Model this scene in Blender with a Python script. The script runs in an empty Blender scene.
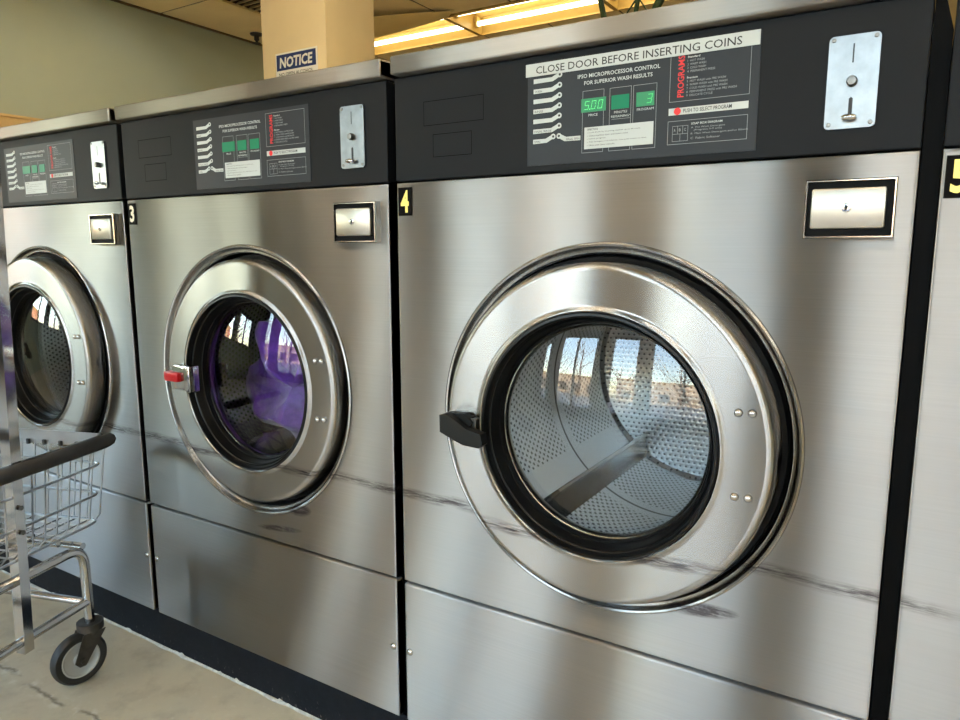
import bpy, bmesh, math, random
from mathutils import Vector, Matrix
random.seed(7)
sc = bpy.context.scene
COL = sc.collection
PI = math.pi

# ------------------------------------------------------------------ camera
F_PX = 708.19
cam_d = bpy.data.cameras.new('camera'); cam = bpy.data.objects.new('camera', cam_d); COL.objects.link(cam)
cam_d.sensor_width = 36.0; cam_d.lens = F_PX / 960 * 36.0; cam_d.clip_start = 0.02; cam_d.clip_end = 300
yaw, pitch, roll = 0.5552, 0.1551, -0.0013
d = Vector((-math.sin(yaw)*math.cos(pitch), math.cos(yaw)*math.cos(pitch), -math.sin(pitch)))
r0 = Vector((math.cos(yaw), math.sin(yaw), 0)); u0 = r0.cross(d)
r = r0*math.cos(roll) + u0*math.sin(roll); u = -r0*math.sin(roll) + u0*math.cos(roll)
CAM = Vector((0.8132, -1.0279, 1.0412))
M = Matrix(((r.x, u.x, -d.x, CAM.x), (r.y, u.y, -d.y, CAM.y), (r.z, u.z, -d.z, CAM.z), (0, 0, 0, 1)))
cam.matrix_world = M
sc.camera = cam

# ------------------------------------------------------------------ world, sun, exposure
wd = bpy.data.worlds.new('sky'); sc.world = wd; wd.use_nodes = True
nt = wd.node_tree; nt.nodes.clear()
sky = nt.nodes.new('ShaderNodeTexSky'); sky.sky_type = 'NISHITA'; sky.sun_disc = False
sky.sun_elevation = math.radians(24); sky.sun_rotation = math.radians(60); sky.air_density = 1.3; sky.dust_density = 2.0; sky.ozone_density = 1.0
bg = nt.nodes.new('ShaderNodeBackground'); bg.inputs[1].default_value = 1.75
wo = nt.nodes.new('ShaderNodeOutputWorld')
nt.links.new(sky.outputs[0], bg.inputs[0]); nt.links.new(bg.outputs[0], wo.inputs[0])
sl = bpy.data.lights.new('sun', 'SUN'); sl.energy = 14.0; sl.color = (1.0, 0.80, 0.58); sl.angle = math.radians(0.6)
so = bpy.data.objects.new('sun', sl); COL.objects.link(so)
so.rotation_euler = Vector((-0.55, -0.80, -0.44)).to_track_quat('-Z', 'Y').to_euler()
sc.view_settings.view_transform = 'Standard'; sc.view_settings.look = 'None'
sc.view_settings.exposure = 0.85; sc.view_settings.gamma = 1.0; sc.view_settings.use_curve_mapping = False
try:
    sc.cycles.max_bounces = 10; sc.cycles.transparent_max_bounces = 16; sc.cycles.caustics_reflective = False
    sc.cycles.sample_clamp_indirect = 4.0; sc.cycles.sample_clamp_direct = 12.0; sc.cycles.use_denoising = True
except Exception: pass

# ------------------------------------------------------------------ materials
def srgb(r_, g_, b_):
    f = lambda c: (c/255/12.92) if c/255 <= 0.04045 else ((c/255+0.055)/1.055)**2.4
    return (f(r_), f(g_), f(b_), 1)
class NT:
    def __init__(s, name):
        s.m = bpy.data.materials.new(name); s.m.use_nodes = True; s.t = s.m.node_tree; s.t.nodes.clear()
        s.out = s.n('ShaderNodeOutputMaterial')
    def n(s, ty, **kw):
        o = s.t.nodes.new(ty)
        for k, v in kw.items(): setattr(o, k, v)
        return o
    def l(s, a, b): s.t.links.new(a, b)
    def put(s, sock, v):
        if hasattr(v, 'is_output') or isinstance(v, bpy.types.NodeSocket): s.l(v, sock)
        else: sock.default_value = v
    def math(s, op, a, b=None, c=None, clamp=False):
        o = s.n('ShaderNodeMath', operation=op, use_clamp=clamp)
        for i, v in enumerate((a, b, c)):
            if v is not None: s.put(o.inputs[i], v)
        return o.outputs[0]
    def mix(s, f, a, b):
        o = s.n('ShaderNodeMix', data_type='RGBA')
        s.put(o.inputs[0], f); s.put(o.inputs[6], a); s.put(o.inputs[7], b)
        return o.outputs[2]
    def noise(s, vec, scale, detail=3, rough=.55, mp=None):
        if mp:
            q = s.n('ShaderNodeMapping'); s.l(vec, q.inputs[0]); q.inputs[3].default_value = mp; vec = q.outputs[0]
        o = s.n('ShaderNodeTexNoise'); s.l(vec, o.inputs['Vector']); o.inputs['Scale'].default_value = scale
        o.inputs['Detail'].default_value = detail; o.inputs['Roughness'].default_value = rough
        return o.outputs['Fac']
    def ramp(s, f, a, b):
        o = s.n('ShaderNodeMapRange'); s.put(o.inputs[0], f); o.inputs[1].default_value = a; o.inputs[2].default_value = b
        return o.outputs[0]
    def bsdf(s, color, rough, metal=0.0, **kw):
        o = s.n('ShaderNodeBsdfPrincipled'); s.put(o.inputs['Base Color'], color); s.put(o.inputs['Roughness'], rough); s.put(o.inputs['Metallic'], metal)
        for k, v in kw.items(): s.put(o.inputs[k.replace('_', ' ')], v)
        s.l(o.outputs[0], s.out.inputs[0]); return o
    def pos(s): return s.n('ShaderNodeNewGeometry').outputs['Position']
    def bump(s, h, dist, strength, b):
        o = s.n('ShaderNodeBump'); s.l(h, o.inputs['Height']); o.inputs['Distance'].default_value = dist; o.inputs['Strength'].default_value = strength
        s.l(o.outputs[0], b.inputs['Normal'])

def plain(name, col, rough=.5, metal=0.0, var=.06, scale=14, **kw):
    m = NT(name); f = m.noise(m.pos(), scale)
    c2 = tuple(x*(1-var*2.2) for x in col[:3]) + (1,)
    m.bsdf(m.mix(m.ramp(f, .3, .7), col, c2), rough, metal, **kw)
    return m.m
def emit(name, col, st):
    m = NT(name); e = m.n('ShaderNodeEmission'); e.inputs[0].default_value = col; e.inputs[1].default_value = st
    m.l(e.outputs[0], m.out.inputs[0]); return m.m

SPOTS = [  # worn purple-brown smears on the steel: x, z, half width, half height
    (0.565, 0.500, .062, .013), (-0.279, 0.489, .036, .015), (-0.345, 0.434, .075, .008)]
def stainless(name, rough=.34, aniso=.95, col=(.62, .60, .575, 1), stains=True):
    m = NT(name); p = m.pos(); sp = m.n('ShaderNodeSeparateXYZ'); m.l(p, sp.inputs[0]); x, z = sp.outputs[0], sp.outputs[2]
    br = m.noise(p, 1.0, 4, .6, (3, 3, 420)); cl = m.noise(p, 5.0, 4, .6)
    c = m.mix(m.ramp(br, .2, .8), col, tuple(v*.86 for v in col[:3])+(1,))
    c = m.mix(m.ramp(cl, .35, .75), c, tuple(v*.9 for v in col[:3])+(1,))
    rg = m.math('ADD', m.math('MULTIPLY', cl, .12), rough-.06)
    if stains:
        wav = m.noise(p, 1.0, 3, .6, (5, 1, 3)); fine = m.noise(p, 1.0, 5, .7, (22, 10, 260)); big = m.noise(p, 1.0, 3, .6, (9, 2, 4)); rag = m.noise(p, 1.0, 5, .7, (38, 10, 90))
        zc = m.math('ADD', m.math('MULTIPLY', wav, .03), .568)
        band = m.math('SUBTRACT', 1.0, m.math('DIVIDE', m.math('ABSOLUTE', m.math('SUBTRACT', z, zc)), .012), clamp=True)
        mk = m.math('MULTIPLY', band, m.math('MULTIPLY', m.ramp(fine, .38, .58), m.ramp(big, .26, .55)))
        mk = m.math('MULTIPLY', mk, .85)
        for (sx, sz, a, b) in SPOTS:
            dx = m.math('DIVIDE', m.math('SUBTRACT', x, sx), a); dz = m.math('DIVIDE', m.math('SUBTRACT', z, m.math('ADD', sz, m.math('MULTIPLY', m.math('SUBTRACT', x, sx), .12))), b)
            e = m.math('SUBTRACT', 1.0, m.math('ADD', m.math('MULTIPLY', dx, dx), m.math('MULTIPLY', dz, dz)), clamp=True)
            e = m.math('MULTIPLY', m.ramp(m.math('MULTIPLY', e, m.ramp(rag, .25, .7)), .02, .5), m.ramp(fine, .30, .50))
            mk = m.math('MAXIMUM', mk, m.math('MULTIPLY', e, .7))
        c = m.mix(mk, c, (.045, .032, .036, 1))
    # brushed grain along x spreads reflections vertically
    tv = m.n('ShaderNodeCombineXYZ'); tv.inputs[0].default_value = 1.0
    g = m.n('ShaderNodeBsdfAnisotropic'); m.put(g.inputs['Color'], c); m.put(g.inputs['Roughness'], rg); g.inputs['Anisotropy'].default_value = aniso
    m.l(tv.outputs[0], g.inputs['Tangent']); prev = g.outputs[0]
    if stains:
        df = m.n('ShaderNodeBsdfDiffuse'); df.inputs[0].default_value = (.04, .030, .033, 1)
        mx = m.n('ShaderNodeMixShader'); m.l(m.math('MULTIPLY', mk, .75), mx.inputs[0]); m.l(prev, mx.inputs[1]); m.l(df.outputs[0], mx.inputs[2]); prev = mx.outputs[0]
    m.l(prev, m.out.inputs[0])
    return m.m

STEEL = stainless('brushed_steel', .30, .81, (.325, .311, .299, 1))
STEEL_DOOR = stainless('brushed_door_steel', .24, .76, (.36, .347, .333, 1))
STEEL_TRIM = stainless('brushed_trim_steel', .33, .75, (.34, .318, .292, 1), False)
CHROME = plain('chrome', (.50, .50, .505, 1), .12, 1.0, .05)
GALV = plain('galvanised_wire', (.40, .41, .42, 1), .28, 1.0, .08)
DULL = plain('dull_zinc', (.20, .195, .185, 1), .35, 1.0, .08)
NICKEL = plain('satin_coin_plate', (.25, .26, .272, 1), .30, 1.0, .08, 60)
LOCKFACE = plain('satin_lock_face', (.50, .47, .41, 1), .34, .9, .05)
BLACK = plain('black_paint', (.0018, .0018, .002, 1), .55, 0, .2, Specular_IOR_Level=.1)
PANEL = plain('charcoal_control_panel', srgb(19, 21, 25), .5, 0, .06, 9, Specular_IOR_Level=.14)
PANEL_LINE = plain('panel_seam', (.004, .004, .004, 1), .8, Specular_IOR_Level=.0)
DECAL = plain('grey_decal_film', srgb(41, 45, 51), .42, 0, .04, 20, Specular_IOR_Level=.2)
PWHITE = plain('white_print', srgb(186, 193, 194), .5, 0, .02)
PGREY = plain('pale_grey_print', srgb(140, 145, 150), .5, 0, .02)
PBLACK = plain('black_print', (.012, .012, .013, 1), .5, 0, .02)
PRED = plain('red_print', srgb(214, 36, 40), .5, 0, .02)
DISP = plain('green_display_window', srgb(18, 108, 78), .35, 0, .02, Specular_IOR_Level=.15, Emission_Color=srgb(20, 150, 100), Emission_Strength=.10)
DISP_ON = plain('lit_green_display', srgb(2, 112, 68), .4, 0, .02, Emission_Color=srgb(10, 190, 110), Emission_Strength=.06)
DIGIT = emit('lit_green_digit', srgb(110, 255, 140), 1.5)
RUBBER = plain('black_rubber', (.004, .004, .0045, 1), .30, 0, .2, Specular_IOR_Level=.25)
RUBBER_DULL = plain('bumper_rubber', (.028, .030, .033, 1), .6, 0, .15, 40)
PLASTIC = plain('black_handle_plastic', (.006, .0065, .0065, 1), .45, 0, .1, Specular_IOR_Level=.25)
REDPL = plain('red_plastic', srgb(170, 10, 20), .3, 0, .03)
GOLD = plain('gold_numeral', srgb(232, 208, 110), .35, .3, .05)
CREAM_NUM = plain('cream_numeral', srgb(225, 215, 195), .4, 0, .05)
PLATE = plain('dark_number_plate', (.005, .0042, .004, 1), .6, 0, .1, Specular_IOR_Level=.05)
CASTER = plain('dull_caster_steel', srgb(78, 74, 70), .5, .7, .15, 60)
HUB = plain('grey_wheel_hub', srgb(176, 180, 182), .45, 0, .06)
TYRE = plain('black_tyre', (.013, .013, .014, 1), .5, 0, .15, 60)
COLUMN = plain('cream_painted_column', srgb(222, 200, 152), .6, 0, .03, 5)
SIGNW = plain('white_sign', srgb(232, 228, 215), .45, 0, .02)
SIGNB = plain('navy_sign', srgb(10, 40, 92), .45, 0, .02)
WALLM = plain('sage_wall_paint', srgb(170, 182, 166), .75, 0, .03, 2)
WAINM = plain('tan_wall_board', srgb(214, 182, 126), .55, 0, .04, 3)
BROWNT = plain('brown_trim', srgb(70, 50, 32), .6)
BACKM = plain('tan_back_wall', srgb(190, 160, 100), .75, 0, .04, 2)
GRIDM = plain('ceiling_grid_bronze', srgb(96, 76, 46), .5, 0, .05)
HOUSING = plain('fixture_enamel', srgb(214, 184, 112), .35, 0, .03)
LENSM = plain('yellowed_lens', srgb(238, 218, 160), .4, 0, .04, 6)
TUBE = emit('fluorescent_tube', (1.0, .86, .54, 1), 4.5)
TUBE_COOL = emit('neutral_fluorescent_tube', (1.0, .93, .80, 1), 23.0)
FRAMEM = plain('bronze_window_frame', srgb(58, 50, 44), .5, 0, .06)
LEAF = plain('green_leaf', srgb(40, 56, 20), .6, 0, .25, 30, Specular_IOR_Level=.2)
POTM = plain('terracotta_pot', srgb(150, 84, 56), .7, 0, .1)
PURPLE = None
def fabric():
    m = NT('purple_fabric'); f = m.noise(m.pos(), 22, 5, .6)
    b = m.bsdf(m.mix(m.ramp(f, .3, .7), srgb(120, 62, 178), srgb(66, 26, 110)), .85); b.inputs['Sheen Weight'].default_value = .3
    m.bump(f, .01, .5, b); return m.m
PURPLE = fabric()
def glass(name, ior, tint=(1, 1, 1, 1)):
    m = NT(name); fr = m.n('ShaderNodeFresnel'); fr.inputs[0].default_value = ior
    t = m.n('ShaderNodeBsdfTransparent'); t.inputs[0].default_value = tint
    g = m.n('ShaderNodeBsdfGlossy'); g.inputs['Roughness'].default_value = .015
    # no total internal reflection for a thin pane: use the outside index from both sides
    mx = m.n('ShaderNodeMixShader'); m.l(fr.outputs[0], mx.inputs[0]); m.l(t.outputs[0], mx.inputs[1]); m.l(g.outputs[0], mx.inputs[2])
    m.l(mx.outputs[0], m.out.inputs[0]); return m.m
GLASS = glass('door_glass', 1.75, (.93, .95, .95, 1))
PANE = glass('window_glass', 1.35)
def drum_steel():
    m = NT('perforated_drum_steel'); tc = m.n('ShaderNodeTexCoord').outputs['Object']
    sp = m.n('ShaderNodeSeparateXYZ'); m.l(tc, sp.inputs[0])
    ang = m.math('ARCTAN2', sp.outputs[2], sp.outputs[0]); a = m.math('DIVIDE', m.math('MULTIPLY', ang, .265), .0145); y = m.math('DIVIDE', sp.outputs[1], .0105)
    half = m.math('MULTIPLY', m.math('MODULO', m.math('FLOOR', m.math('ADD', y, 200.0)), 2.0), .5)
    fa = m.math('SUBTRACT', m.math('FRACT', m.math('ADD', m.math('ADD', a, half), 200.0)), .5); fy = m.math('SUBTRACT', m.math('FRACT', m.math('ADD', y, 200.0)), .5)
    rr = m.math('SQRT', m.math('ADD', m.math('MULTIPLY', m.math('MULTIPLY', fa, fa), 1.9), m.math('MULTIPLY', fy, fy)))
    hole = m.math('LESS_THAN', rr, .29)
    # plain strips at the welded seams
    ab = m.math('ABSOLUTE', m.math('SUBTRACT', sp.outputs[1], .38)); ok = m.math('GREATER_THAN', ab, .028)
    seam = m.math('LESS_THAN', ab, .0035)
    ok = m.math('MULTIPLY', ok, m.math('GREATER_THAN', sp.outputs[1], .12)); ok = m.math('MULTIPLY', ok, m.math('LESS_THAN', sp.outputs[1], .63))
    sect = m.math('ABSOLUTE', m.math('SUBTRACT', m.math('FRACT', m.math('DIVIDE', m.math('ADD', ang, 8.63), 2.0944)), .5))
    ok = m.math('MULTIPLY', ok, m.math('LESS_THAN', sect, .41))
    k = m.math('MAXIMUM', m.math('MULTIPLY', hole, ok), seam)
    b = m.bsdf(m.mix(k, (.62, .64, .66, 1), (.01, .01, .012, 1)), .24, m.math('SUBTRACT', 1.0, m.math('MULTIPLY', k, .9)))
    m.bump(rr, .002, .25, b)
    return m.m
DRUM = drum_steel()
def back_steel():
    m = NT('dimpled_drum_back'); tc = m.n('ShaderNodeTexCoord').outputs['Object']; sp = m.n('ShaderNodeSeparateXYZ'); m.l(tc, sp.inputs[0])
    a = m.math('DIVIDE', sp.outputs[0], .0135); z = m.math('DIVIDE', sp.outputs[2], .0117)
    half = m.math('MULTIPLY', m.math('MODULO', m.math('FLOOR', m.math('ADD', z, 200.0)), 2.0), .5)
    fa = m.math('SUBTRACT', m.math('FRACT', m.math('ADD', m.math('ADD', a, half), 200.0)), .5); fz = m.math('SUBTRACT', m.math('FRACT', m.math('ADD', z, 200.0)), .5)
    rr = m.math('SQRT', m.math('ADD', m.math('MULTIPLY', fa, fa), m.math('MULTIPLY', fz, fz)))
    k = m.math('LESS_THAN', rr, .20)
    b = m.bsdf(m.mix(k, (.60, .60, .58, 1), (.16, .16, .16, 1)), .33, .9); m.bump(rr, .004, .4, b); return m.m
DRUMBACK = back_steel()
DRUMPLAIN = plain('plain_drum_steel', (.66, .66, .66, 1), .22, 1.0, .06)
THROAT = plain('brassy_throat_ring', (.42, .38, .30, 1), .22, 1.0, .1)
TUBIN = plain('dark_tub_bellows', (.012, .012, .013, 1), .35)
def floor_mat():
    m = NT('worn_concrete'); p = m.pos(); a = m.noise(p, 2.2, 6, .6); b_ = m.noise(p, 14, 5, .6); c_ = m.noise(p, 60, 3)
    c = m.mix(m.ramp(a, .3, .7), srgb(214, 203, 176), srgb(190, 182, 162)); c = m.mix(m.math('MULTIPLY', m.ramp(b_, .5, .8), .45), c, srgb(140, 122, 96))
    c = m.mix(m.math('MULTIPLY', m.ramp(c_, .62, .78), .35), c, srgb(222, 218, 205))
    # a wandering crack with chipped pale patches
    sp = m.n('ShaderNodeSeparateXYZ'); m.l(p, sp.inputs[0]); w = m.noise(p, 4.0, 5, .6)
    ln = m.math('ABSOLUTE', m.math('SUBTRACT', m.math('ADD', sp.outputs[1], m.math('MULTIPLY', w, .12)), -.20))
    ck = m.math('SUBTRACT', 1.0, m.math('DIVIDE', ln, .007), clamp=True); ck = m.math('MULTIPLY', ck, m.ramp(m.noise(p, 9, 3), .40, .55))
    ch = m.math('SUBTRACT', 1.0, m.math('DIVIDE', ln, .028), clamp=True); ch = m.math('MULTIPLY', ch, m.ramp(m.noise(p, 24, 4), .52, .62))
    c = m.mix(m.math('MULTIPLY', ch, .8), c, srgb(226, 222, 210)); c = m.mix(m.math('MULTIPLY', ck, .75), c, srgb(92, 78, 60))
    b = m.bsdf(c, .42); m.bump(b_, .004, .3, b); return m.m
FLOORM = floor_mat()
def plinth_mat():
    m = NT('black_painted_plinth'); p = m.pos(); a = m.noise(p, 40, 6, .7); b_ = m.noise(p, 130, 3, .7, (1, 1, .5))
    sp = m.n('ShaderNodeSeparateXYZ'); m.l(p, sp.inputs[0]); low = m.math('SUBTRACT', 1.0, m.math('DIVIDE', sp.outputs[2], .05), clamp=True)
    c = m.mix(m.ramp(a, .4, .7), (.0035, .0048, .008, 1), (.007, .009, .013, 1)); c = m.mix(m.math('MULTIPLY', m.math('MULTIPLY', m.ramp(b_, .62, .72), low), .6), c, srgb(150, 146, 138))
    m.bsdf(c, .5, Specular_IOR_Level=.10); return m.m
PLINTH = plinth_mat()
CAULK = plain('chipped_white_paint_edge', srgb(205, 205, 198), .7, 0, .2, 90)
def tile_mat():
    m = NT('acoustic_tile'); p = m.pos(); a = m.noise(p, 160, 3, .6); b_ = m.noise(p, 3, 4)
    c = m.mix(m.math('MULTIPLY', m.ramp(a, .58, .7), .25), srgb(246, 230, 188), srgb(180, 158, 112)); c = m.mix(m.math('MULTIPLY', m.ramp(b_, .4, .7), .18), c, srgb(190, 160, 100))
    b = m.bsdf(c, .85); m.bump(a, .002, .3, b); return m.m
TILE = tile_mat()
ASPHALT = plain('grey_asphalt', (.17, .17, .175, 1), .85, 0, .15, 3)
def brick():
    m = NT('orange_brick'); t = m.n('ShaderNodeTexBrick'); m.l(m.pos(), t.inputs['Vector']); t.inputs['Color1'].default_value = srgb(186, 104, 62); t.inputs['Color2'].default_value = srgb(160, 84, 50)
    t.inputs['Mortar'].default_value = srgb(176, 160, 140); t.inputs['Scale'].default_value = 4; m.bsdf(t.outputs[0], .85); return m.m
BRICKM = brick()
BARK = plain('brown_bark', srgb(106, 78, 54), .9, 0, .2, 6)

# ------------------------------------------------------------------ mesh helpers
class MB:
    def __init__(s): s.v = []; s.f = []
    def add(s, vs, fs):
        o = len(s.v); s.v += [tuple(v) for v in vs]; s.f += [tuple(i+o for i in f) for f in fs]; return s
    def box(s, x0, x1, y0, y1, z0, z1, bev=0.0, seg=2):
        bm = bmesh.new(); bmesh.ops.create_cube(bm, size=1)
        for v in bm.verts: v.co = Vector(((x0+x1)/2+v.co.x*(x1-x0), (y0+y1)/2+v.co.y*(y1-y0), (z0+z1)/2+v.co.z*(z1-z0)))
        if bev: bmesh.ops.bevel(bm, geom=bm.edges[:], offset=bev, segments=seg, affect='EDGES', profile=.5)
        bm.verts.index_update(); s.add([v.co for v in bm.verts], [[v.index for v in f.verts] for f in bm.faces]); bm.free(); return s
    def quad(s, x0, x1, z0, z1, y):          # flat rectangle facing -y
        return s.add([(x0, y, z0), (x1, y, z0), (x1, y, z1), (x0, y, z1)], [(0, 1, 2, 3)])
    def frame(s, x0, x1, z0, z1, w, y, rad=0):
        s.quad(x0, x1, z0, z0+w, y); s.quad(x0, x1, z1-w, z1, y); s.quad(x0, x0+w, z0, z1, y); s.quad(x1-w, x1, z0, z1, y); return s
    def prism(s, pts, y0, y1):               # outline in x,z (counter-clockwise seen from -y), y0 front
        n = len(pts); vs = [(x, y0, z) for x, z in pts] + [(x, y1, z) for x, z in pts]
        fs = [tuple(range(n)), tuple(range(2*n-1, n-1, -1))] + [(i, i+n, (i+1) % n+n, (i+1) % n) for i in range(n)]
        return s.add(vs, fs)
    def disc(s, cx, cz, rad, y, n=16):
        return s.add([(cx+rad*math.cos(2*PI*i/n), y, cz+rad*math.sin(2*PI*i/n)) for i in range(n)], [tuple(range(n))])
    def lathe(s, prof, n=96, c=(0, 0, 0), flip=False, cap=False):   # around the y axis; prof of (radius, y)
        o = len(s.v); vs = []; fs = []
        for rr, y in prof:
            for i in range(n):
                a = 2*PI*i/n; vs.append((c[0]+rr*math.cos(a), c[1]+y, c[2]+rr*math.sin(a)))
        for j in range(len(prof)-1):
            for i in range(n):
                k = (i+1) % n; q = (j*n+i, j*n+k, (j+1)*n+k, (j+1)*n+i); fs.append(q[::-1] if flip else q)
        if cap: fs.append(tuple(range((len(prof)-1)*n, len(prof)*n)))
        return s.add(vs, fs)
    def tube(s, pts, rad, n=8, closed=False, rads=None):
        P = [Vector(p) for p in pts]; m = len(P); vs = []; fs = []; up = None
        for i in range(m):
            a = P[i-1] if (i or closed) else P[i]; b = P[(i+1) % m] if (i < m-1 or closed) else P[i]
            t = (b-a).normalized()
            if up is None: up = Vector((0, 0, 1)) if abs(t.z) < .9 else Vector((1, 0, 0))
            e1 = t.cross(up)
            if e1.length < 1e-4: e1 = t.cross(Vector((0, 1, 0)))
            e1.normalize(); e2 = e1.cross(t).normalized(); up = e2
            rr = rads[i] if rads else rad
            for k in range(n):
                q = 2*PI*k/n; vs.append(P[i]+e1*math.cos(q)*rr+e2*math.sin(q)*rr)
        for i in range(m if closed else m-1):
            j = (i+1) % m
            for k in range(n): fs.append((i*n+k, i*n+(k+1) % n, j*n+(k+1) % n, j*n+k))
        if not closed: fs += [tuple(range(n-1, -1, -1)), tuple(range((m-1)*n, m*n))]
        return s.add(vs, fs)
    def mesh(s, name, sharp=38):
        me = bpy.data.meshes.new(name); me.from_pydata(s.v, [], s.f)
        bm = bmesh.new(); bm.from_mesh(me); bmesh.ops.remove_doubles(bm, verts=bm.verts, dist=1e-6)
        for f in bm.faces: f.smooth = True
        for e in bm.edges:
            if len(e.link_faces) == 2 and e.calc_face_angle(0) > math.radians(sharp): e.smooth = False
        bm.to_mesh(me); bm.free(); return me
CACHE = {}
def part(name, mb, mat, parent=None, loc=(0, 0, 0), key=None, label=None, kind=None, sharp=38):
    k = key or None
    if k and k in CACHE: me = CACHE[k]
    else:
        mb = mb() if callable(mb) else mb
        me = mb.mesh(name, sharp); me.materials.append(mat)
        if k: CACHE[k] = me
    o = bpy.data.objects.new(name, me); COL.objects.link(o); o.location = loc
    if parent: o.parent = parent
    if label: o['label'] = label
    if kind: o['kind'] = kind
    return o
def tag(o, label, cat, group=None):
    o['label'] = label; o['category'] = cat
    if group: o['group'] = group
    return o
def empty(name, loc, label, cat, group=None):
    o = bpy.data.objects.new(name, None); o.empty_display_size = .1; COL.objects.link(o); o.location = loc
    return tag(o, label, cat, group)
def struct(name, mb, mat, parent=None):
    o = part(name, mb, mat, parent)
    if not parent: o['kind'] = 'structure'
    return o
TXT = {}
def text_geo(body, bold=0.0):
    k = (body, bold)
    if k not in TXT:
        cu = bpy.data.curves.new('t', 'FONT'); cu.body = body; cu.size = 1; cu.offset = bold; cu.resolution_u = 2
        ob = bpy.data.objects.new('t', cu); COL.objects.link(ob); bpy.context.view_layer.update()
        me = bpy.data.meshes.new_from_object(ob.evaluated_get(bpy.context.evaluated_depsgraph_get()))
        vs = [(v.co.x, v.co.y) for v in me.vertices]; fs = [tuple(p.vertices) for p in me.polygons]
        bpy.data.objects.remove(ob); bpy.data.curves.remove(cu); bpy.data.meshes.remove(me); TXT[k] = (vs, fs)
    return TXT[k]
def text(mb, body, x0, z0, x1, z1, y, bold=0.0, vert=False, slant=0.0):   # fill the box x0..x1, z0..z1 with the words
    vs, fs = text_geo(body, bold)
    if not vs: return
    ax = min(v[0] for v in vs); bx = max(v[0] for v in vs); ay = min(v[1] for v in vs); by = max(v[1] for v in vs)
    out = []
    for a, b in vs:
        s_, t_ = (a-ax)/(bx-ax), (b-ay)/(by-ay)
        if vert: out.append((x1-(x1-x0)*t_, y, z0+(z1-z0)*s_))       # reads upward
        else: out.append((x0+(x1-x0)*s_+slant*t_*(z1-z0), y, z0+(z1-z0)*t_))
    mb.add(out, fs)

# ------------------------------------------------------------------ room
ZC = 2.858; XW = -4.40; XE = 6.5; YS = -4.5; YB = 9.0
struct('floor', MB().box(XW-.2, XE+.2, YS-.3, YB+.2, -.15, 0), FLOORM)
wl = struct('wall_left', MB().box(XW-.2, XW, -1.15, YB+.2, 0, 3.1).box(XW-.2, XW, YS-.3, -1.15, 0, 1.0).box(XW-.2, XW, YS-.3, -1.15, 1.95, 3.1).box(XW-.2, XW, YS-.3, -3.6, 1.0, 1.95), WALLM)
def wains():
    mb = MB(); y = YS
    return mb
for i in range(4, 11):
    y0 = YS+.02+i*1.22; y1 = min(y0+1.205, YB-.01)
    part('wall_board', MB().box(XW, XW+.012, y0, y1, .02, 1.905, .002, 1), WAINM, wl)
part('cap_rail', MB().box(XW, XW+.02, .40, YB-.01, 1.906, 1.925, .003, 1), WAINM, wl)
struct('wall_back', MB().box(XW, XE, YB, YB+.2, 0, 3.1), BACKM)
struct('wall_right', MB().box(XE, XE+.2, YS-.3, YB+.2, 0, 3.1), WALLM)
ceil = struct('ceiling', MB().box(XW-.2, XE+.2, YS-.3, YB+.2, 3.1, 3.35), GRIDM)
xs = [-3.78+.61*i for i in range(-1, 18)]; ys = [2.65+1.22*i for i in range(-6, 7)]
FIXX = [-3.78+1.22*i for i in range(0, 5)]; FAX = [-3.78, 1.10]; FRX = [-3.17, -1.34, .49, 2.32, 4.15]; FY0, FY1 = 3.87, 4.44
for i, x in enumerate(xs):
    for j, y in enumerate(ys):
        xa, xb = max(x, XW), min(x+.61, XE); ya, yb = max(y, YS), min(y+1.22, YB)
        if xb-xa < .05 or yb-ya < .05: continue
        if abs(y-3.87) < .01 and FIXX[0]-.01 <= x < FIXX[-1]+1.2: ya = 4.45
        if abs(y-2.65) < .01 and abs(x+3.78) < .01: ya = 3.26
        if abs(y+2.23) < .01 and any(q-.01 <= x < q+1.2 for q in FRX): ya = -1.65
        if abs(y-.21) < .01 and any(q-.01 <= x < q+1.2 for q in FRX[1:]): ya = .79
        if abs(y-1.43) < .01 and any(q-.01 <= x < q+1.2 for q in FAX): ya = 2.01
        g = .009
        part('ceiling_tile', (lambda: MB().box(-(xb-xa)/2+g, (xb-xa)/2-g, -(yb-ya)/2+g, (yb-ya)/2-g, 0, .016, .003, 1)), TILE, ceil, ((xa+xb)/2, (ya+yb)/2, ZC), key=('tile', round(xb-xa, 3), round(yb-ya, 3)))
gb = MB()
for x in xs:
    cut = any(q+.1 < x < q+1.1 for q in FRX)
    if XW < x < XE and cut: gb.box(x-.012, x+.012, YS, -2.24, ZC+.006, ZC+.03)
    if XW < x < XE and cut: gb.box(x-.012, x+.012, -1.65, .20, ZC+.006, ZC+.03)
    ca = any(q+.1 < x < q+1.1 for q in FAX)
    if XW < x < XE and ca: gb.box(x-.012, x+.012, .79 if cut else YS, 1.42, ZC+.006, ZC+.03)
    if XW < x < XE: gb.box(x-.012, x+.012, 2.01 if ca else .79 if cut else YS, 3.86 if FIXX[0]+.1 < x < FIXX[-1]+1.1 else YB, ZC+.006, ZC+.03)
    if FIXX[0]+.1 < x < FIXX[-1]+1.1: gb.box(x-.012, x+.012, 4.45, YB, ZC+.006, ZC+.03)
for y in ys:
    if YS < y < YB: gb.box(XW, XE, y-.012, y+.012, ZC+.006, ZC+.03)
gb.box(XW, XE, 4.44, 4.46, ZC+.006, ZC+.03); gb.box(XW, XE, 2.0, 2.02, ZC+.006, ZC+.03)
part('ceiling_grid', gb, GRIDM, ceil)
part('wall_angle', MB().box(XW, XW+.02, YS, YB, ZC-.012, ZC+.004), GRIDM, ceil)
part('ceiling_void', MB().box(XW, XE, YS, YB, ZC+.19, ZC+.2), GRIDM, ceil)

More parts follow.
